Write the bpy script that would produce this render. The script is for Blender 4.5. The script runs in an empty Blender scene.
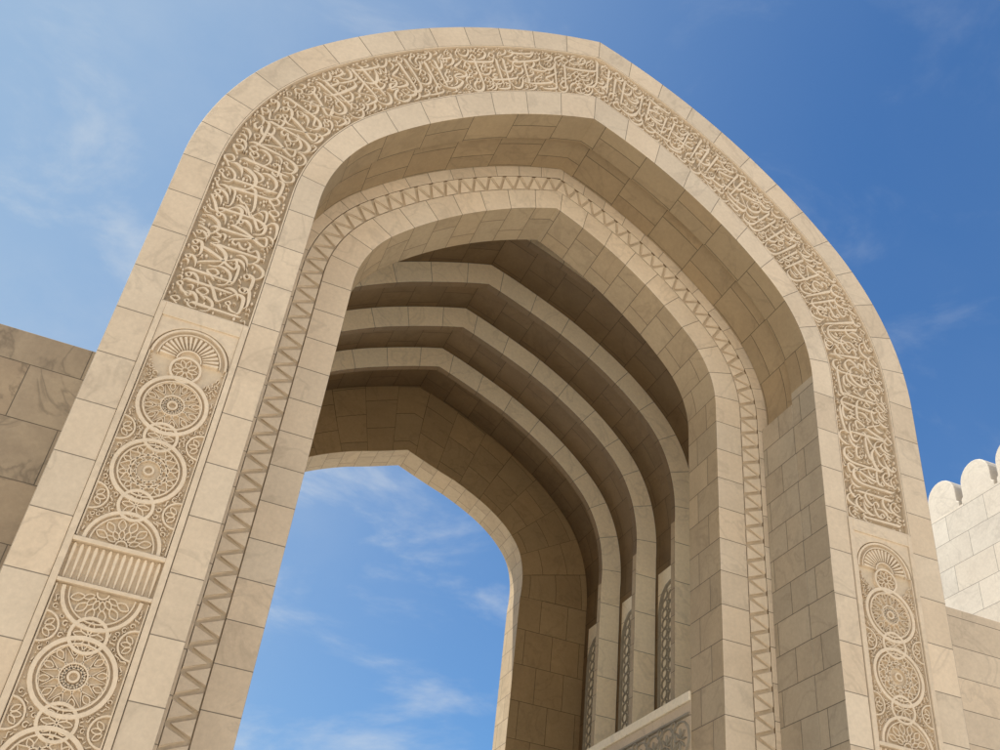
import bpy, bmesh, math, random
from mathutils import Matrix, Vector
random.seed(31)
C = bpy.context.scene.collection
S = 12.0; CX = .4135; ZB = -1.6/12; ZS = .97
def W(x, y, z): return Vector((S*x, S*y, S*z+1.6))
def R(a): return math.radians(a)

# ------------------------------------------------------------------ materials
def nd(nt, t, **kw):
    n = nt.nodes.new(t)
    for k, v in kw.items(): setattr(n, k, v)
    return n
def stone(name, colA, colB, bricks=None, mortar=.36, vein=.12, rough=.6, tone=(.91, 1.03), bump=.5, msize=.008):
    m = bpy.data.materials.new(name); m.use_nodes = True
    nt = m.node_tree; L = nt.links.new
    bs = nt.nodes['Principled BSDF']; bs.inputs['Roughness'].default_value = rough
    bs.inputs['Specular IOR Level'].default_value = .3
    geo = nd(nt, 'ShaderNodeNewGeometry')
    pos = geo.outputs['Position']; bfac = None; bval = None
    if bricks:
        uv = nd(nt, 'ShaderNodeTexCoord')
        b = nd(nt, 'ShaderNodeTexBrick'); L(uv.outputs['UV'], b.inputs['Vector'])
        b.offset = bricks[2]; b.inputs['Scale'].default_value = 1
        b.inputs['Brick Width'].default_value = bricks[0]; b.inputs['Row Height'].default_value = bricks[1]
        b.inputs['Mortar Size'].default_value = msize; b.inputs['Mortar Smooth'].default_value = .15
        b.inputs['Color1'].default_value = (0, 0, 0, 1); b.inputs['Color2'].default_value = (1, 1, 1, 1)
        b.inputs['Mortar'].default_value = (.5, .5, .5, 1)
        bfac = b.outputs['Fac']; bval = b.outputs['Color']
        vm = nd(nt, 'ShaderNodeVectorMath', operation='MULTIPLY_ADD')
        L(bval, vm.inputs[0]); vm.inputs[1].default_value = (31, 17, 23); L(pos, vm.inputs[2])
        pos2 = vm.outputs[0]
    else: pos2 = pos
    n1 = nd(nt, 'ShaderNodeTexNoise'); L(pos2, n1.inputs['Vector']); n1.inputs['Scale'].default_value = .9
    n1.inputs['Detail'].default_value = 6; n1.inputs['Roughness'].default_value = .6; n1.inputs['Distortion'].default_value = .6
    r1 = nd(nt, 'ShaderNodeMapRange'); L(n1.outputs['Fac'], r1.inputs['Value'])
    r1.inputs['From Min'].default_value = .35; r1.inputs['From Max'].default_value = .68
    mx = nd(nt, 'ShaderNodeMix', data_type='RGBA'); L(r1.outputs[0], mx.inputs['Factor'])
    mx.inputs['A'].default_value = (*colA, 1); mx.inputs['B'].default_value = (*colB, 1)
    n2 = nd(nt, 'ShaderNodeTexNoise'); L(pos2, n2.inputs['Vector']); n2.inputs['Scale'].default_value = .8
    n2.inputs['Detail'].default_value = 5; n2.inputs['Distortion'].default_value = 1.2
    s1 = nd(nt, 'ShaderNodeMath', operation='SUBTRACT'); L(n2.outputs['Fac'], s1.inputs[0]); s1.inputs[1].default_value = .56
    a1 = nd(nt, 'ShaderNodeMath', operation='ABSOLUTE'); L(s1.outputs[0], a1.inputs[0])
    r2 = nd(nt, 'ShaderNodeMapRange'); L(a1.outputs[0], r2.inputs['Value'])
    r2.inputs['From Min'].default_value = 0; r2.inputs['From Max'].default_value = .03
    r2.inputs['To Min'].default_value = 1-vein; r2.inputs['To Max'].default_value = 1
    v1 = nd(nt, 'ShaderNodeVectorMath', operation='SCALE'); L(mx.outputs['Result'], v1.inputs[0]); L(r2.outputs[0], v1.inputs['Scale'])
    n3 = nd(nt, 'ShaderNodeTexNoise'); L(pos, n3.inputs['Vector']); n3.inputs['Scale'].default_value = 14
    n3.inputs['Detail'].default_value = 6; n3.inputs['Roughness'].default_value = .7
    r3 = nd(nt, 'ShaderNodeMapRange'); L(n3.outputs['Fac'], r3.inputs['Value'])
    r3.inputs['From Min'].default_value = .3; r3.inputs['From Max'].default_value = .7
    r3.inputs['To Min'].default_value = .9; r3.inputs['To Max'].default_value = 1.06
    v2 = nd(nt, 'ShaderNodeVectorMath', operation='SCALE'); L(v1.outputs[0], v2.inputs[0]); L(r3.outputs[0], v2.inputs['Scale'])
    out = v2.outputs[0]
    bm_ = nd(nt, 'ShaderNodeBump'); bm_.inputs['Strength'].default_value = bump*.5; bm_.inputs['Distance'].default_value = .02
    if bricks:
        r4 = nd(nt, 'ShaderNodeMapRange'); L(bval, r4.inputs['Value'])
        r4.inputs['To Min'].default_value = tone[0]; r4.inputs['To Max'].default_value = tone[1]
        v3 = nd(nt, 'ShaderNodeVectorMath', operation='SCALE'); L(out, v3.inputs[0]); L(r4.outputs[0], v3.inputs['Scale'])
        q1 = nd(nt, 'ShaderNodeMath', operation='MULTIPLY'); L(bval, q1.inputs[0]); q1.inputs[1].default_value = 7.3
        q2 = nd(nt, 'ShaderNodeMath', operation='FRACT'); L(q1.outputs[0], q2.inputs[0])
        hm = nd(nt, 'ShaderNodeMix', data_type='RGBA'); L(q2.outputs[0], hm.inputs['Factor']); hm.inputs['A'].default_value = (1.015, .995, .975, 1); hm.inputs['B'].default_value = (.985, 1.0, 1.02, 1)
        vh = nd(nt, 'ShaderNodeVectorMath', operation='MULTIPLY'); L(v3.outputs[0], vh.inputs[0]); L(hm.outputs['Result'], vh.inputs[1])
        r5 = nd(nt, 'ShaderNodeMapRange'); L(bfac, r5.inputs['Value'])
        r5.inputs['To Min'].default_value = 1; r5.inputs['To Max'].default_value = mortar
        v4 = nd(nt, 'ShaderNodeVectorMath', operation='SCALE'); L(vh.outputs[0], v4.inputs[0]); L(r5.outputs[0], v4.inputs['Scale'])
        out = v4.outputs[0]
        ad = nd(nt, 'ShaderNodeMath', operation='MULTIPLY_ADD'); L(bfac, ad.inputs[0]); ad.inputs[1].default_value = -1.0
        ml = nd(nt, 'ShaderNodeMath', operation='MULTIPLY'); L(n3.outputs['Fac'], ml.inputs[0]); ml.inputs[1].default_value = .25
        L(ml.outputs[0], ad.inputs[2]); L(ad.outputs[0], bm_.inputs['Height'])
    else: L(n3.outputs['Fac'], bm_.inputs['Height'])
    L(out, bs.inputs['Base Color']); L(bm_.outputs[0], bs.inputs['Normal'])
    return m
CA, CB = (.69, .565, .415), (.61, .495, .36)
SHADE_A, SHADE_B = (.22, .15, .078), (.18, .12, .063)  # vault browns: deep shade put into the stone colour
M = {}
M['border'] = stone('pale_border_stone', CA, CB, (30, .78, 0))
M['frame'] = stone('inner_frame_stone', CA, CB, (30, .62, 0))
M['framesoffit'] = stone('inner_frame_soffit_shade_tint', (.50, .39, .255), (.44, .34, .22), (.7, .62, .5))  # frame stone darkened for undersides, their shade is in the colour
M['reveal'] = stone('reveal_shade_tint', (.47, .39, .285), (.40, .33, .24), (.86, .58, .5))  # border stone greyed for inward faces, skylit shade painted in
M['soffit'] = stone('soffit_shade_tint', (.39, .295, .18), (.34, .255, .155), (.62, 1.05, .5))  # browner copy of the border stone paints the front soffit's shade
M['vault'] = stone('vault_shade_tint', SHADE_A, SHADE_B, (.9, .9, .5), mortar=.35)
M['ribsoffit'] = stone('rib_soffit_shade_tint', (.22, .15, .083), (.19, .13, .07), (30, .95, 0), mortar=.4)  # rib undersides painted dark as if in shade
M['back'] = stone('back_wall_shade_tint', (.39, .275, .145), (.335, .235, .122), (.78, .95, .5), mortar=.4)  # back wall carries its shade as a dark brown base
M['rib'] = stone('rib_lit_tint', (.93, .82, .63), (.90, .79, .60), (30, .95, 0), bump=.25, tone=(.96, 1.0))  # near-white base paints the rib faces as lit against the dark vault
M['side'] = stone('side_wall_shade_tint', (.39, .31, .215), (.30, .235, .165), (1.5, .95, .5), vein=.3)  # left wall's shade painted in as a darker, browner stone
M['wall'] = stone('white_wall_stone', (.64, .58, .49), (.57, .51, .43), (1.5, .8, .5), vein=.1)
M['wallp'] = stone('white_merlon_stone', (.64, .58, .49), (.57, .51, .43), vein=.1)
M['relief'] = stone('carved_relief_stone', (.73, .60, .445), (.66, .54, .395), vein=.05)
M['panel'] = stone('carved_panel_stone', CA, CB, vein=.1)
M['floor'] = stone('carving_ground_shade_tint', (.44, .345, .235), (.38, .295, .20), vein=.05)  # darker than the letters to paint the shadow between them
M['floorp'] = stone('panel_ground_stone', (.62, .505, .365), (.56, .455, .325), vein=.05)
M['chev'] = stone('zigzag_ground_stone', (.54, .435, .31), (.49, .39, .275), vein=.05)
M['ground'] = stone('marble_paving', (.86, .78, .66), (.81, .73, .61), (1.2, 1.2, .5), vein=.05, tone=(.96, 1.0))

# ------------------------------------------------------------------ object helpers
def link(name, bm, mats, parent=None, bevel=0):
    me = bpy.data.meshes.new(name)
    bmesh.ops.recalc_face_normals(bm, faces=bm.faces[:])
    bm.to_mesh(me); bm.free()
    for m in (mats if isinstance(mats, list) else [mats]): me.materials.append(m)
    o = bpy.data.objects.new(name, me); C.objects.link(o)
    if parent: o.parent = parent
    if bevel:
        md = o.modifiers.new('edge', 'BEVEL'); md.width = bevel; md.segments = 2; md.limit_method = 'ANGLE'; md.angle_limit = R(50)
    return o
def root(name, label, cat, group=None):
    o = bpy.data.objects.new(name, None); C.objects.link(o); o['label'] = label; o['category'] = cat
    if group: o['group'] = group
    return o
def box(bm, x0, x1, y0, y1, z0, z1, mi=0):
    uv = bm.loops.layers.uv.verify()
    v = [bm.verts.new(W(x, y, z)) for x in (x0, x1) for y in (y0, y1) for z in (z0, z1)]
    for idx, ax in (((0, 1, 3, 2), 0), ((4, 6, 7, 5), 0), ((0, 4, 5, 1), 1), ((2, 3, 7, 6), 1), ((0, 2, 6, 4), 2), ((1, 5, 7, 3), 2)):
        f = bm.faces.new([v[i] for i in idx]); f.material_index = mi
        for l in f.loops:
            c = l.vert.co
            l[uv].uv = (c.y+60, c.z+60) if ax == 0 else ((c.x+60, c.z+60) if ax == 1 else (c.x+60, c.y+60))

def prof(h, ap=None, z0=ZB, bulge=0, nl=10, n1=26, n2=26):
    d = .5625-h; r1 = .46-d; r2 = .95-d; c1 = (.1025, ZS); c2 = (.1025-.49*math.sin(R(50)), ZS-.49*math.cos(R(50)))
    pts = []
    if z0 < ZS:
        for i in range(nl): pts.append((h, z0+(ZS-z0)*i/nl))
    for i in range(n1):
        t = R(90-40*i/n1); pts.append((c1[0]+r1*math.sin(t), c1[1]+r1*math.cos(t)))
    ta = math.asin(-c2[0]/r2)
    for i in range(n2+1):
        t = R(50)+(ta-R(50))*i/n2; pts.append((c2[0]+r2*math.sin(t), c2[1]+r2*math.cos(t)))
    nat = pts[-1][1]; k = 1 if ap is None else (ap-ZS)/(nat-ZS); A_ = (ap or nat)-ZS
    pts = [(x, z if z <= ZS else ZS+(z-ZS)*k) for x, z in pts]
    if bulge:
        q = []
        for x, z in pts:
            if z > ZS:
                t = min(1, (z-ZS)/A_); f = math.sin(math.pi*t)*(.5+.5*math.sin(math.pi*t)); g = min(1, x/(.35*h)); q.append((x+bulge*f*g, z+bulge*f*g))
            else: q.append((x, z))
        pts = q
    return [(-x, z) for x, z in pts] + [(x, z) for x, z in reversed(pts[:-1])]
def arclen(p):
    s = [0]
    for a, b in zip(p, p[1:]): s.append(s[-1]+math.dist(a, b))
    m = s[len(s)//2]
    return [q-m for q in s]
def ring(name, hA, hB, y0, y1, mats, parent, apA=None, apB=None, z0=ZB, bevel=.012, bA=0, bB=0):
    A = prof(hA, apA, z0, bA); B = prof(hB, apB, z0, bB); sm = [q*S+600*.78 for q in arclen(prof((hA+hB)/2, None, z0))]
    bm = bmesh.new(); uv = bm.loops.layers.uv.verify()
    V = [[bm.verts.new(W(CX+p[0], y, p[1])) for p in P] for P, y in ((A, y0), (B, y0), (B, y1), (A, y1))]
    w = (hA-hB)*S; d = (y1-y0)*S
    for k, (u0, u1, mi) in enumerate(((0, w, 0), (0, d, 1), (0, w, 0), (0, d, 1))):
        a, b = V[k], V[(k+1) % 4]
        for i in range(len(A)-1):
            leg = max(A[i][1], A[i+1][1]) <= ZS+.0005
            f = bm.faces.new((a[i], a[i+1], b[i+1], b[i])); f.material_index = 2 if (leg and mi == 1 and len(mats) > 2) else mi
            for l, (uu, vv) in zip(f.loops, ((u0, sm[i]), (u0, sm[i+1]), (u1, sm[i+1]), (u1, sm[i]))): l[uv].uv = (uu+.0, vv)
    for e in (0, -1): bm.faces.new([V[k][e] for k in range(4)])
    return link(name, bm, mats, parent, bevel)

# ------------------------------------------------------------------ relief strokes
def smooth(pts, n=4, closed=False, mw=0.0):
    out = []; N = len(pts); rng = N if closed else N-1
    for i in range(rng):
        g = (lambda j: pts[j % N]) if closed else (lambda j: pts[max(0, min(N-1, j))])
        p0, p1, p2, p3 = g(i-1), g(i), g(i+1), g(i+2)
        for k in range(n):
            t = k/n
            out.append(tuple(.5*(2*p1[c]+(p2[c]-p0[c])*t+(2*p0[c]-5*p1[c]+4*p2[c]-p3[c])*t*t+(3*p1[c]-p0[c]-3*p2[c]+p3[c])*t**3) for c in range(3)))
    if not closed: out.append(pts[-1])
    return [(u, v, max(w, mw)) for u, v, w in out]
def nib(pts, closed):
    N = len(pts); o = []
    for i, (u, v, w) in enumerate(pts):
        a, b = (pts[i-1], pts[(i+1) % N]) if closed else (pts[max(0, i-1)], pts[min(N-1, i+1)])
        t = math.atan2(b[1]-a[1], b[0]-a[0])
        o.append((u, v, w*(.40+.9*abs(math.sin(t-2.25)))))
    return o
def stroke(bm, pts, fmap, h, closed=False, top=.62):
    h = h*random.uniform(.93, 1.0)
    N = len(pts); rows = []
    for i, (u, v, w) in enumerate(pts):
        if closed: a, b = pts[i-1], pts[(i+1) % N]
        else: a, b = pts[max(0, i-1)], pts[min(N-1, i+1)]
        du, dv = b[0]-a[0], b[1]-a[1]; l = math.hypot(du, dv) or 1e-6; nu, nv = -dv/l*w/2, du/l*w/2
        rows.append([bm.verts.new(fmap(u+nu, v+nv, 0)), bm.verts.new(fmap(u+nu*top, v+nv*top, h)),
                     bm.verts.new(fmap(u-nu*top, v-nv*top, h)), bm.verts.new(fmap(u-nu, v-nv, 0))])
    for i in range(N if closed else N-1):
        a, b = rows[i], rows[(i+1) % N]
        for k in range(3): bm.faces.new((a[k], b[k], b[k+1], a[k+1]))
    if not closed:
        for r in (rows[0], rows[-1]): bm.faces.new(r)
def circ(cu, cv, r, w, n=20): return [(cu+r*math.cos(2*math.pi*i/n), cv+r*math.sin(2*math.pi*i/n), w) for i in range(n)]

G = {  # arabic letter shapes drawn as pen strokes, lists of (points, closed)
 'alif': [([(.0,-.02,.01),(-.004,.06,.06),(0,.3,.07),(.004,.56,.085),(.006,.64,.085),(-.035,.69,.015)], 0)],
 'alif2': [([(.0,-.02,.01),(-.006,.06,.06),(-.004,.3,.07),(.0,.5,.085),(.004,.56,.08),(-.04,.6,.015)], 0)],
 'lam': [([(.16,.70,.015),(.2,.64,.085),(.2,.5,.08),(.195,.2,.065),(.17,.03,.07),(.08,-.06,.09),(-.06,-.03,.08),(-.11,.1,.01)], 0)],
 'lamalif': [([(.15,.62,.015),(.17,.55,.085),(.08,.3,.075),(-.07,.04,.07),(-.04,-.03,.07),(.1,-.01,.06),(.1,.06,.05),(.0,.24,.07),(-.13,.52,.085),(-.18,.56,.015)], 0)],
 'kaf': [([(.26,.58,.015),(.12,.47,.07),(-.06,.37,.07),(.02,.26,.06),(.15,.12,.07),(.13,.0,.09),(-.02,-.02,.085),(-.18,.01,.06),(-.23,.09,.01)], 0)],
 'nun': [([(.2,.22,.01),(.21,.08,.08),(.12,-.07,.08),(-.02,-.1,.09),(-.15,.0,.07),(-.17,.15,.01)], 0), ([(-.02,.08,.01),(.02,.08,.08),(.06,.08,.01)], 0)],
 'ra': [([(.07,.18,.01),(.1,.05,.09),(.02,-.08,.075),(-.16,-.14,.008)], 0)],
 'waw': [([(.1,.08,.05),(.05,.15,.055),(.0,.09,.05),(.05,.04,.05)], 1), ([(.1,.08,.06),(.09,-.02,.08),(-.02,-.11,.065),(-.2,-.14,.008)], 0)],
 'mim': [([(.1,.06,.05),(.05,.12,.055),(.0,.06,.05),(.05,.01,.05)], 1), ([(.0,.04,.06),(-.08,.0,.075),(-.13,-.1,.06),(-.12,-.26,.01)], 0)],
 'ha': [([(.1,.04,.05),(.03,.17,.055),(-.06,.06,.06),(.02,-.04,.06)], 1), ([(-.02,.17,.02),(-.05,.1,.05),(-.15,.0,.05)], 0)],
 'sin': [([(.36,.13,.01),(.31,.01,.07),(.27,.02,.05),(.245,.13,.02),(.21,.01,.06),(.17,.02,.05),(.145,.13,.02),(.11,-.02,.08),(.02,-.15,.09),(-.1,-.16,.09),(-.21,-.06,.065),(-.22,.08,.01)], 0)],
 'ya': [([(.18,.07,.01),(.11,.16,.07),(.0,.13,.055),(.02,.05,.07),(.09,-.03,.08),(-.02,-.13,.08),(-.17,-.15,.09),(-.31,-.04,.065),(-.34,.08,.01)], 0), ([(-.12,-.28,.01),(-.08,-.28,.06),(-.04,-.28,.01)], 0)],
 'ba': [([(.31,.14,.01),(.28,.01,.08),(.1,-.02,.09),(-.14,-.01,.09),(-.28,.04,.06),(-.32,.15,.01)], 0), ([(-.03,-.13,.01),(.0,-.13,.07),(.03,-.13,.01)], 0)],
 'ayn': [([(.12,.17,.01),(.02,.2,.07),(-.04,.1,.06),(.07,.06,.07),(-.04,.0,.07),(-.1,-.1,.08),(-.01,-.22,.09),(.13,-.21,.06),(.19,-.13,.01)], 0)],
 'dal': [([(.02,.2,.01),(.09,.08,.08),(.04,.0,.09),(-.12,.0,.01)], 0)],
 'fa': [([(.14,.12,.045),(.09,.175,.05),(.04,.12,.045),(.09,.07,.045)], 1), ([(.14,.1,.06),(.1,.0,.08),(-.05,-.02,.09),(-.2,.01,.06),(-.25,.1,.01)], 0)],
 'dot': [([(-.042,0,.008),(0,0,.085),(.042,0,.008)], 0)],
 'dots': [([(-.085,0,.008),(-.047,0,.078),(-.01,0,.008)], 0), ([(.01,.01,.008),(.047,.01,.078),(.085,.01,.008)], 0)],
 'fatha': [([(-.08,-.04,.008),(0,.0,.045),(.07,.045,.035)], 0)],
 'damma': [([(.03,.03,.03),(-.01,.045,.035),(.0,.0,.03),(.025,-.03,.035),(-.06,-.07,.008)], 0)],
 'shadda': [([(.07,.05,.01),(.05,-.02,.035),(.01,.035,.02),(-.02,-.02,.035),(-.06,.04,.01)], 0)],
 'tick': [([(.0,.05,.03),(.02,.0,.03),(-.03,-.04,.01)], 0)],
 'curl': [([(.1,.0,.02),(.05,.09,.045),(-.05,.09,.045),(-.09,.0,.045),(-.03,-.06,.045),(.03,-.01,.03)], 0)],
 'leaf': [([(-.1,-.04,.01),(-.03,.0,.07),(.05,.03,.06),(.11,.09,.01)], 0)],
 'ess': [([(.12,.08,.02),(.04,.1,.045),(.0,.02,.05),(-.05,-.07,.045),(-.12,-.05,.02)], 0)],
}
FL = ('dot', 'dots', 'curl', 'leaf', 'ess')
GS = {}
for k, v in G.items():
    GS[k] = []
    for p, c in v:
        q = smooth(p, 4 if len(p) > 3 else 1, bool(c), .004)
        if k not in FL and len(p) > 3: q = nib(q, bool(c))
        GS[k].append((q, bool(c)))
class Fill:
    def __init__(s, W_, H_, cell=.022, mask=None): s.W, s.H, s.c, s.occ, s.mask, s.out = W_, H_, cell, set(), mask, []
    def cells(s, strokes):
        r = set()
        for pts, c in strokes:
            for (u, v, w), (u2, v2, w2) in zip(pts, pts[1:]+(pts[:1] if c else [])):
                L_ = math.hypot(u2-u, v2-v); n = max(1, int(L_/s.c))
                for k in range(n+1):
                    a, b, q = u+(u2-u)*k/n, v+(v2-v)*k/n, (w+(w2-w)*k/n)/2
                    m = int(q/s.c+.5)
                    for i in range(-m, m+1):
                        for j in range(-m, m+1): r.add((int(a/s.c)+i, int(b/s.c)+j))
        return r
    def ok(s, strokes):
        for pts, c in strokes:
            for u, v, w in pts:
                if u < .03 or u > s.W-.03 or v < .04 or v > s.H-.04: return False
                if s.mask and not s.mask(u, v): return False
        return True
    def tryput(s, g, u, v, sc, rot=0, mx=.1, ws=1.0, sx=1.0):
        co, si = math.cos(rot)*sc, math.sin(rot)*sc
        st = [([(u+x*sx*co-y*si, v+x*sx*si+y*co, w*sc*ws) for x, y, w in p], c) for p, c in GS[g]]
        if not s.ok(st): return False
        ce = s.cells(st)
        if len(ce & s.occ) > mx*len(ce): return False
        s.occ |= ce; s.out += st; return True

# ------------------------------------------------------------------ the gateway
gate = root('gateway_arch', 'tall cream stone pointed arch gateway with carved inscription band and stepped inner ribs', 'gateway')
HO, HC0, HC1, HI = .5665, .5240, .4195, .3845
ring('outer_border', HO, HC0, 1.0, 1.136, [M['border'], M['border']], gate)
ring('inner_border', HC1, HI, 1.0, 1.055, [M['border'], M['soffit'], M['reveal']], gate, apB=1.357)
ZC = .737
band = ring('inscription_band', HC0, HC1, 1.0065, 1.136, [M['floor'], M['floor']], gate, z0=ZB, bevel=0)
PA, PB = prof(HC0), prof(HC1); sl = arclen(prof((HC0+HC1)/2))
def pathmap(PA, PB, sl, y, wid):
    def at(s):
        lo, hi = 0, len(sl)-1
        while hi-lo > 1:
            m = (lo+hi)//2
            if sl[m] <= s: lo = m
            else: hi = m
        f = (s-sl[lo])/(sl[hi]-sl[lo])
        return lo, f
    def fm(u, v, h):
        i, f = at(u)
        a = (PA[i][0]+(PA[i+1][0]-PA[i][0])*f, PA[i][1]+(PA[i+1][1]-PA[i][1])*f)
        b = (PB[i][0]+(PB[i+1][0]-PB[i][0])*f, PB[i][1]+(PB[i+1][1]-PB[i][1])*f)
        t = v/wid
        return W(CX+b[0]+(a[0]-b[0])*t, y-h, b[1]+(a[1]-b[1])*t)
    return fm
wd = HC0-HC1
fm0 = pathmap(PA, PB, sl, 1.0065, wd)
smax = sl[-1]-(ZC-ZB)
LEN = 2*smax/wd
F = Fill(LEN, 1.0, .0110)
wide = ['nun', 'sin', 'ya', 'ba', 'kaf', 'waw', 'ayn', 'fa', 'nun', 'mim', 'ha', 'ra']
small = ['ra', 'waw', 'mim', 'ha', 'dal', 'ra', 'fa', 'nun', 'dal']
mark = ['dot', 'dots', 'fatha', 'damma', 'shadda', 'tick', 'dot', 'fatha', 'dots']
u = .12
while u < LEN:
    base = random.uniform(.1, .3); lean = random.uniform(.0, .09); sc = random.uniform(.8, .92)
    for k in range(random.choice((1, 2, 2, 3))):
        F.tryput(random.choice(['alif', 'alif', 'lam', 'alif2', 'alif']), u, base+random.uniform(-.04, .04), sc, lean, .2, .56); u += random.uniform(.12, .19)
    if random.random() < .25: F.tryput('lamalif', u+.12, random.uniform(.1, .4), .72, lean, .2, .58)
    u += random.uniform(.1, .36)
u = .3
while u < LEN:
    F.tryput(random.choice(['ya', 'ba', 'sin', 'nun', 'ayn', 'kaf']), u, random.choice((random.uniform(.15, .35), random.uniform(.45, .75))), random.uniform(.62, .85), random.uniform(-.05, .2), .22, .60, random.uniform(1.0, 1.4))
    u += random.uniform(.12, .3)
for lst, n, mx, a, b in ((wide, 5000, .2, .46, .64), (wide, 5000, .14, .36, .52), (small, 5000, .09, .32, .46), (small, 5000, .04, .24, .36), (mark, 18000, .0, .38, .64)):
    for k in range(n):
        F.tryput(random.choice(lst), random.uniform(0, LEN), random.uniform(.05, .95), random.uniform(a, b), random.uniform(-.1, .2), mx, .68, random.uniform(.9, 1.3))
bm = bmesh.new()
fmb = lambda u, v, h: fm0(u*wd-smax, v*wd, h)
for pts, c in F.out: stroke(bm, pts, fmb, .0046, c, top=.9)
n = int(LEN*8)
for vv in (.01, .99): stroke(bm, [(LEN*i/n, vv, .022) for i in range(n+1)], fmb, .0062)
for uu in (.012, LEN-.012): stroke(bm, [(uu, .02, .024), (uu, .98, .024)], fmb, .0062)
link('inscription', bm, M['relief'], band)

# carved panels on both piers
def panel(sx):
    cx = CX+sx*(HC0+HC1)/2; PI_ = .0452; PO = (HC0-HC1)/2-.0003
    bm = bmesh.new(); box(bm, cx-PO, cx+PO, .9985, 1.02, ZB, .0, 0)
    for a, b in ((-PO, -PI_), (PI_, PO)): box(bm, cx+a, cx+b, .9985, 1.012, 0, .7365)
    for a, b in ((.7185, .7365), (.4275, .4325), (.384, .388), (0, .02)): box(bm, cx-PI_, cx+PI_, .9985, 1.012, a, b)
    n = 20; r = .0440; zc = .668
    for i in range(n):
        q = []
        for t in (math.pi*i/n, math.pi*(i+1)/n): q.append((cx+r*math.cos(t)*(1.02), zc+r*math.sin(t)))
        (xa, za), (xb, zb) = q
        vs = [bm.verts.new(W(x, y, z)) for y in (1.0005, 1.009) for x, z in ((xa, za), (xb, zb), (xb, .7185), (xa, .7185))]
        for f in ((0, 1, 2, 3), (0, 1, 5, 4)): bm.faces.new([vs[j] for j in f])
    p = link('carved_panel', bm, M['panel'], gate, .008)
    bm = bmesh.new(); box(bm, cx-PI_, cx+PI_, 1.0055, 1.01, .02, .7185)
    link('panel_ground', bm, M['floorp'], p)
    fm = lambda u, v, h: W(cx+u, 1.0055-h, v)
    bm = bmesh.new(); H = .0046
    def C_(cu, cv, r, w, n=30): stroke(bm, circ(cu, cv, r, w, n), fm, H, True, .75)
    def pet(cu, cv, a, r0, r1, w, fat):
        m = (r0+r1)/2; f = (r1-r0)*fat/2
        pts = [(cu+x*math.cos(a)-y*math.sin(a), cv+x*math.sin(a)+y*math.cos(a), w) for x, y in [(r0, 0), (m, f), (r1, 0), (m, -f)]]
        stroke(bm, smooth(pts, 3, True), fm, H*.85, True)
    def petals(cu, cv, r0, r1, n, w, fat=.5, ph=0):
        for k in range(n): pet(cu, cv, 2*math.pi*(k+ph)/n, r0, r1, w, fat)
    def star(cv, r, N, st_, w):
        q = [2*math.pi*(i*st_)/N for i in range(N)]; pts = []
        for i in range(N):
            a, b = q[i], q[(i+1) % N]
            for f in (0, .33, .66): pts.append((r*((1-f)*math.cos(a)+f*math.cos(b)), cv+r*((1-f)*math.sin(a)+f*math.sin(b)), w))
        stroke(bm, pts, fm, H*.8, True)
    def big(cv, odd=False):
        C_(0, cv, .0365, .0056, 34); C_(0, cv, .0308, .0020, 34); C_(0, cv, .0048, .0026, 14)
        if odd:
            star(cv, .030, 10, 3, .0021); star(cv, .021, 10, 3, .0016); petals(0, cv, .0205, .0298, 10, .0016, .6, .5)
        else:
            star(cv, .030, 12, 5, .0018); star(cv, .030, 12, 1, .0014)
            petals(0, cv, .0200, .0298, 12, .0014, .6, .5); C_(0, cv, .0125, .0018, 18)
    def sml(cv):
        C_(0, cv, .0170, .0042, 24); petals(0, cv, .0012, .0138, 8, .0016, .45)
    circles = []
    for k, c in enumerate((.606, .522)): big(c, k % 2); circles.append((c, .0392))
    for c in (.564, .480): sml(c); circles.append((c, .0188))
    def half(zb, sg):
        T = [math.pi*i/18 for i in range(19)]
        for r, w in ((.0365, .0056), (.0308, .0020), (.0055, .0022)): stroke(bm, [(r*math.cos(t), zb+sg*r*math.sin(t), w) for t in T], fm, H)
        for k in range(1, 7): pet(0, zb, sg*math.pi*k/7, .0075, .0175, .0016, .55)
        for k in range(6): pet(0, zb, sg*math.pi*(k+.75)/6.5, .0165, .0290, .0018, .6)
        circles.append((zb, .0392))
    half(.4335, 1); half(.382, -1)
    for k, c in enumerate((.300, .216, .132, .048)): big(c, k % 2); circles.append((c, .0392))
    for c in (.3395, .258, .174, .09): sml(c); circles.append((c, .0188))
    zc = .668
    for r, w in ((.0415, .004), (.035, .0022), (.0135, .0024)):
        stroke(bm, [(r*math.cos(t), zc+r*math.sin(t), w) for t in [math.pi*i/22 for i in range(23)]], fm, H)
    for k in range(17):
        t = math.pi*(k+.5)/17
        stroke(bm, [(.0155*math.cos(t), zc+.0155*math.sin(t), .0012), (.027*math.cos(t), zc+.027*math.sin(t), .0040), (.033*math.cos(t), zc+.033*math.sin(t), .0046)], fm, H)
    C_(0, .655, .0165, .0036, 24); petals(0, .655, .003, .0138, 9, .0014, .5); circles.append((.655, .0195)); circles.append((zc+.005, .0405))
    for k in range(13):
        uu = -.0410+.0410*2/12*k
        stroke(bm, [(uu, .3895, .0016), (uu, .396, .0032), (uu, .418, .0056), (uu, .4225, .0058), (uu, .4250, .0044), (uu, .4262, .002)], fm, H*.8, top=.5)
    for a, b in ((.4345, .668), (.022, .382)):
        for q in (-.0434, .0434): stroke(bm, [(q, a, .0022), (q, b, .0022)], fm, H)
    sides = (.564, .480, .3395, .258, .174, .09)
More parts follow.
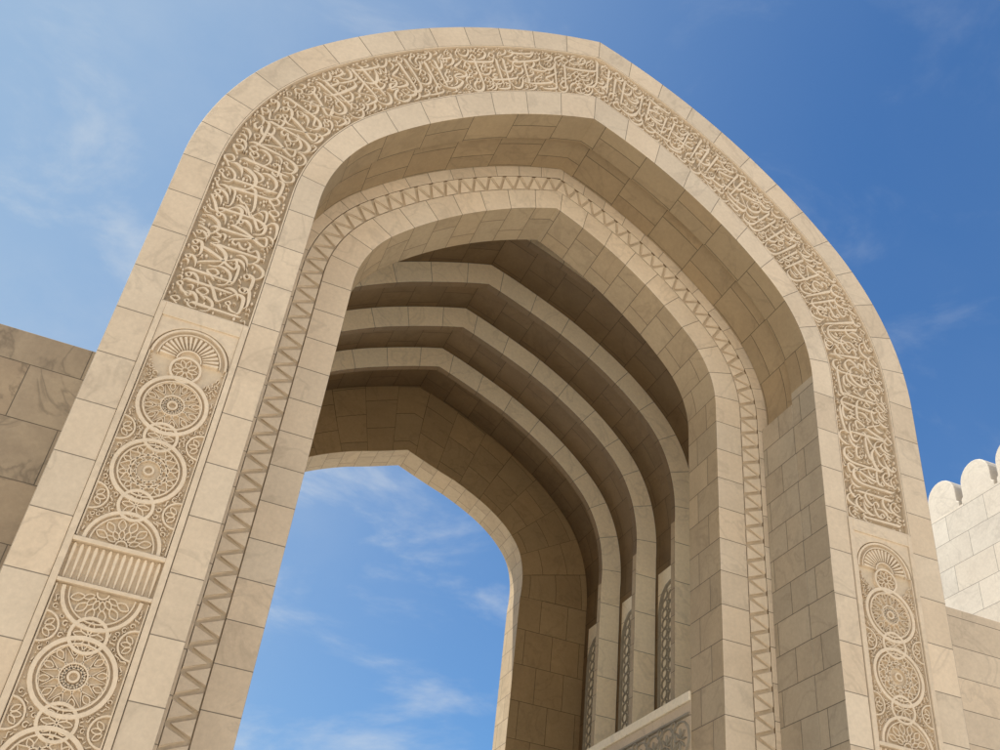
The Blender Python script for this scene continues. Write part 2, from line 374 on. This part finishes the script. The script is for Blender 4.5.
    for c in sides:
        for sg in (-1, 1):
            T = [math.pi*(i/12-.5) for i in range(13)]
            stroke(bm, [(sg*(.0428-.0148*math.cos(t)), c+.0148*math.sin(t), .0028) for t in T], fm, H)
            for k in (-1, 0, 1): pet(sg*.0425, c, (0 if sg < 0 else math.pi)+k*.75, .003, .0122, .0016, .55)
    sc = .028
    for z0, z1 in ((.4345, .675), (.021, .378)):
        def mask(u, v, z0=z0):
            x, z = u*sc-.0415, z0+v*sc
            if any(math.hypot(abs(x)-.0428, z-c) < .0165 for c in sides): return False
            return all(math.hypot(x, z-c) > r for c, r in circles)
        FF = Fill(.083/sc, (z1-z0)/sc, .02, mask)
        for lst, n, a, b, mx in ((['curl', 'ess'], 5000, .75, 1.0, .05), (['curl', 'leaf', 'ess'], 7000, .5, .8, .04), (['leaf', 'dot'], 6000, .45, .7, 0)):
            for k in range(n): FF.tryput(random.choice(lst), random.uniform(0, FF.W), random.uniform(0, FF.H), random.uniform(a, b), random.uniform(0, 6.28), mx, 1.2)
        fmm = lambda u, v, h, z0=z0: fm(u*sc-.0415, z0+v*sc, h)
        for pts, c in FF.out: stroke(bm, pts, fmm, H, c)
    link('rosette_relief', bm, M['relief'], p)
for sx in (-1, 1): panel(sx)

# jambs and soffit behind the front border
for sx in (-1, 1):
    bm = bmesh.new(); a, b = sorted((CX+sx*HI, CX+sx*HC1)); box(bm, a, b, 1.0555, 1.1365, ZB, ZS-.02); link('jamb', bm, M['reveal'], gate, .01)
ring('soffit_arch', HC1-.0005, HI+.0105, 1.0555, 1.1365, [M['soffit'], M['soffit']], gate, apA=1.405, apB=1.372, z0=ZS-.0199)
# second frame
C0, C1, IF = .377, .346, .3010
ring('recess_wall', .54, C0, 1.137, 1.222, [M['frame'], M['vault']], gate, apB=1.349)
cb = ring('chevron_band', C0-.0002, C1, 1.1400, 1.222, [M['chev'], M['chev']], gate, apA=1.3488, apB=1.3175, bevel=0)
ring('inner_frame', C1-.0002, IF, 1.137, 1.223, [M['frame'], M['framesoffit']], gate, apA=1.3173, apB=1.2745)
PA, PB = prof(C0, 1.3488), prof(C1, 1.3175); sl2 = arclen(prof((C0+C1)/2, 1.333)); wd2 = C0-C1
fm2 = pathmap(PA, PB, sl2, 1.1400, wd2)
bm = bmesh.new(); nseg = int(2*(-sl2[0]-.002)/(wd2*.45)); s0 = -(-sl2[0]-.002); st = 2*(-s0)/nseg
for i in range(1, nseg):   # two interlocking rows of raised triangles
    s = s0+st*i
    b0, b1 = (wd2*.97, wd2*.2) if i % 2 else (wd2*.03, wd2*.8)
    stroke(bm, [(s, b0, st*1.66), (s, b1, .0003)], fm2, .0031, top=.84)
link('chevron_relief', bm, M['relief'], cb)

# chamber behind
ZW = .528
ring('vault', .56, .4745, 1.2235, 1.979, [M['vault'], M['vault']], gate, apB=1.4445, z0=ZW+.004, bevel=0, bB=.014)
for yf, th in ((1.335, .015), (1.495, .015), (1.650, .015), (1.808, .015)):
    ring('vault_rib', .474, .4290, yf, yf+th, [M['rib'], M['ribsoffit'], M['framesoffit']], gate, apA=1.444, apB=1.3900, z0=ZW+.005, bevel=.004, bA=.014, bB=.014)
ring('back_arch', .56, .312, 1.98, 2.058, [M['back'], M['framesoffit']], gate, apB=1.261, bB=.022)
for sx in (-1, 1):
    bm = bmesh.new(); a, b = sorted((CX+sx*IF, CX+sx*.545)); box(bm, a, b, 1.2235, 1.9795, ZB, ZW-.010); link('passage_wall', bm, M['frame'], gate, .01)
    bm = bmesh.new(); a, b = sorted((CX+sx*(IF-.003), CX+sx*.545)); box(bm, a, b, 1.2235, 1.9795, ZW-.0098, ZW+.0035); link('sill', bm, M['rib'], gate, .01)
    xf = CX+sx*IF
    fmf = lambda u, v, h: W(xf-sx*h, u, v)
    bm = bmesh.new(); H = .0030; zc = .470
    for k in range(19):
        yc = 1.25+.0385*k
        stroke(bm, circ(yc, zc, .0245, .0028, 22), fmf, H, True)
        for j in range(8):
            t = 2*math.pi*j/8; stroke(bm, [(yc+.003*math.cos(t), zc+.003*math.sin(t), .001), (yc+.010*math.cos(t), zc+.010*math.sin(t), .0035), (yc+.016*math.cos(t), zc+.016*math.sin(t), .001)], fmf, H)
        for zq in (.4485, .4915): stroke(bm, circ(yc+.019, zq, .007, .002, 10), fmf, H, True)
    for zq in (.439, .501): stroke(bm, [(1.226, zq, .004), (1.6, zq, .004), (1.975, zq, .004)], fmf, H)
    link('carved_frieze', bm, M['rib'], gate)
    xw = CX+sx*.4745
    for yc in (1.424, 1.582, 1.738, 1.90):
        fw = lambda u, v, h: W(xw-sx*(h+.002), yc+u, v)
        bm = bmesh.new(); a, b = sorted((xw-sx*.002, xw+sx*.004)); box(bm, a, b, yc-.0555, yc+.0555, .536, .93)
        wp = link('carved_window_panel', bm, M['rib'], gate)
        bm = bmesh.new(); hw = .045
        out = [(-hw, .56, .006), (-hw, .84, .006)]+[(hw*math.cos(t), .84+.055*math.sin(t), .006) for t in [math.pi*(1-i/8) for i in range(1, 8)]]+[(hw, .84, .006), (hw, .56, .006)]
        stroke(bm, out, fw, .005, True)
        for k in range(16):
            zq = .572+.0195*k
            stroke(bm, circ(0, zq, .0125, .0028, 12), fw, .003, True)
            for q in (-.026, .026): stroke(bm, circ(q, zq+.01, .0095, .0026, 10), fw, .003, True)
        link('window_tracery', bm, M['rib'], wp)

# ------------------------------------------------------------------ side walls
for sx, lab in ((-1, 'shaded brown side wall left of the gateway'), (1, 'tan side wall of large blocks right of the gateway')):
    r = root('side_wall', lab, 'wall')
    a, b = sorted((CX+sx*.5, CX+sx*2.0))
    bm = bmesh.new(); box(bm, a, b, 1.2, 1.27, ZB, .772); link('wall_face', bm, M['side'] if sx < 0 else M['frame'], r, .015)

# ------------------------------------------------------------------ crenellated wall
cw = root('crenellated_wall', 'bright cream stone wall with rounded merlons right of the gateway', 'wall')
XW = 1.7; ZT = 1.34
bm = bmesh.new(); box(bm, XW, XW+.06, 1.1, 2.7, ZB, ZT); link('wall_body', bm, M['wall'], cw, .02)
bm = bmesh.new(); n = 12; w = .047
prf = [(-w-.006, 0), (-w-.006, .014), (-w, .02)]+[(-w*math.cos(math.pi*i/n), .05+.046*math.sin(math.pi*i/n)) for i in range(n+1)]+[(w, .02), (w+.006, .014), (w+.006, 0)]
vs = [[bm.verts.new(Vector((S*x, S*a, S*b))) for a, b in prf] for x in (.004, .05)]
bm.faces.new(vs[0]); bm.faces.new(vs[1])
for i in range(len(prf)): j = (i+1) % len(prf); bm.faces.new((vs[0][i], vs[0][j], vs[1][j], vs[1][i]))
me0 = link('merlon', bm, M['wallp'], cw, .03); me0.location = W(XW, 1.12, ZT+.0005)
for k in range(1, 14):
    o = me0.copy(); C.objects.link(o); o.parent = cw; o.location = W(XW, 1.12+.115*k, ZT+.0005)

# ------------------------------------------------------------------ ground
bm = bmesh.new(); uv = bm.loops.layers.uv.verify()
f = bm.faces.new([bm.verts.new((x, y, 0)) for x, y in ((-900, -900), (900, -900), (900, 900), (-900, 900))])
for l in f.loops: l[uv].uv = (l.vert.co.x, l.vert.co.y)
g = link('ground', bm, M['ground']); g['kind'] = 'structure'

# ------------------------------------------------------------------ light
AZ, EL = -76, 56
sd = Vector((math.sin(R(AZ))*math.cos(R(EL)), math.cos(R(AZ))*math.cos(R(EL)), math.sin(R(EL))))
su = bpy.data.lights.new('sun', 'SUN'); su.energy = 5; su.angle = R(.5); su.color = (1, .94, .83)
so = bpy.data.objects.new('sun', su); C.objects.link(so); so.rotation_euler = sd.to_track_quat('Z', 'Y').to_euler()
w = bpy.data.worlds.new('World'); bpy.context.scene.world = w; w.use_nodes = True
nt = w.node_tree; L = nt.links.new; bg = nt.nodes['Background']; bg.inputs['Strength'].default_value = .14
sky = nd(nt, 'ShaderNodeTexSky', sky_type='NISHITA'); sky.sun_disc = False; sky.sun_elevation = R(EL); sky.sun_rotation = R(AZ % 360)
sky.air_density = 1.2; sky.dust_density = .3; sky.ozone_density = 2.5
tint = nd(nt, 'ShaderNodeVectorMath', operation='MULTIPLY'); L(sky.outputs[0], tint.inputs[0]); tint.inputs[1].default_value = (.46, .76, 1.03)
tc = nd(nt, 'ShaderNodeTexCoord'); sp = nd(nt, 'ShaderNodeSeparateXYZ'); L(tc.outputs['Generated'], sp.inputs[0])
def mr(src, a, b, c, d, smooth_=True):
    r = nd(nt, 'ShaderNodeMapRange', interpolation_type='SMOOTHSTEP' if smooth_ else 'LINEAR'); L(src, r.inputs['Value'])
    for k, q in (('From Min', a), ('From Max', b), ('To Min', c), ('To Max', d)): r.inputs[k].default_value = q
    return r.outputs[0]
def mul(a, b):
    m = nd(nt, 'ShaderNodeMath', operation='MULTIPLY'); L(a, m.inputs[0]); L(b, m.inputs[1]); return m.outputs[0]
def add(a, b):
    m = nd(nt, 'ShaderNodeMath', operation='ADD'); L(a, m.inputs[0]); L(b, m.inputs[1]); m.use_clamp = True; return m.outputs[0]
def mixc(f, a, b):
    m = nd(nt, 'ShaderNodeMix', data_type='RGBA'); L(f, m.inputs['Factor']); L(a, m.inputs['A']); m.inputs['B'].default_value = (*b, 1); return m.outputs['Result']
def wisps(scale, rot, lo, hi, mxv, loc=(0, 0, 0), dist=.3):
    mp = nd(nt, 'ShaderNodeMapping'); L(tc.outputs['Generated'], mp.inputs['Vector']); mp.inputs['Scale'].default_value = scale; mp.inputs['Rotation'].default_value = rot
    mp.inputs['Location'].default_value = loc
    n1 = nd(nt, 'ShaderNodeTexNoise'); L(mp.outputs[0], n1.inputs['Vector']); n1.inputs['Scale'].default_value = 1.6; n1.inputs['Detail'].default_value = 10
    n1.inputs['Roughness'].default_value = .6; n1.inputs['Distortion'].default_value = dist
    return mr(n1.outputs['Fac'], lo, hi, 0, mxv)
soft = wisps((1.4, 1.8, 2.2), (.4, .5, .6), .36, .72, .5, (1, 5, 2), .2)
fine = wisps((3.0, 4.2, 7.5), (.25, .6, .35), .49, .76, .75, (4, 2, 7), .35)
side = mr(sp.outputs['X'], .25, -.2, .06, 1.0)
side2 = mr(sp.outputs['X'], .6, -.1, .3, 1.0)
base = mr(sp.outputs['X'], .5, -.35, 0, .75)
low = mr(sp.outputs['Z'], .85, .4, .35, 1.0)
c1 = mixc(base, tint.outputs[0], (2.9, 4.0, 5.1))
c2 = mixc(mul(add(mul(soft, side), mul(fine, side2)), low), c1, (5.1, 5.4, 5.6))
c3 = mixc(mr(sp.outputs['Z'], .2, 0, 0, .8), c2, (8, 8, 7.6))  # pale horizon haze below the view, added for extra light
c4 = mixc(mul(mr(sp.outputs['Z'], .62, .12, 0, 1), mr(sp.outputs['Y'], -.05, -.5, 0, 1)), c3, (11.5, 10.4, 8.8))  # warm bright bank added low behind the camera, fills the shaded front
L(c4, bg.inputs['Color'])

# ------------------------------------------------------------------ camera
cam = bpy.data.cameras.new('camera'); co = bpy.data.objects.new('camera', cam); C.objects.link(co)
cam.sensor_width = 36; cam.lens = 36.65; cam.clip_end = 3000
rt = Vector((.9245, -.3670, .1032)).normalized(); fw = Vector((.2363, .7640, .6003)).normalized(); up = rt.cross(fw).normalized(); rt = fw.cross(up)
mt = Matrix((rt, up, -fw)).transposed().to_4x4(); mt.translation = Vector((0, 0, 1.6)); co.matrix_world = mt
bpy.context.scene.camera = co
vs_ = bpy.context.scene.view_settings; vs_.view_transform = 'Standard'; vs_.look = 'None'; vs_.exposure = 0
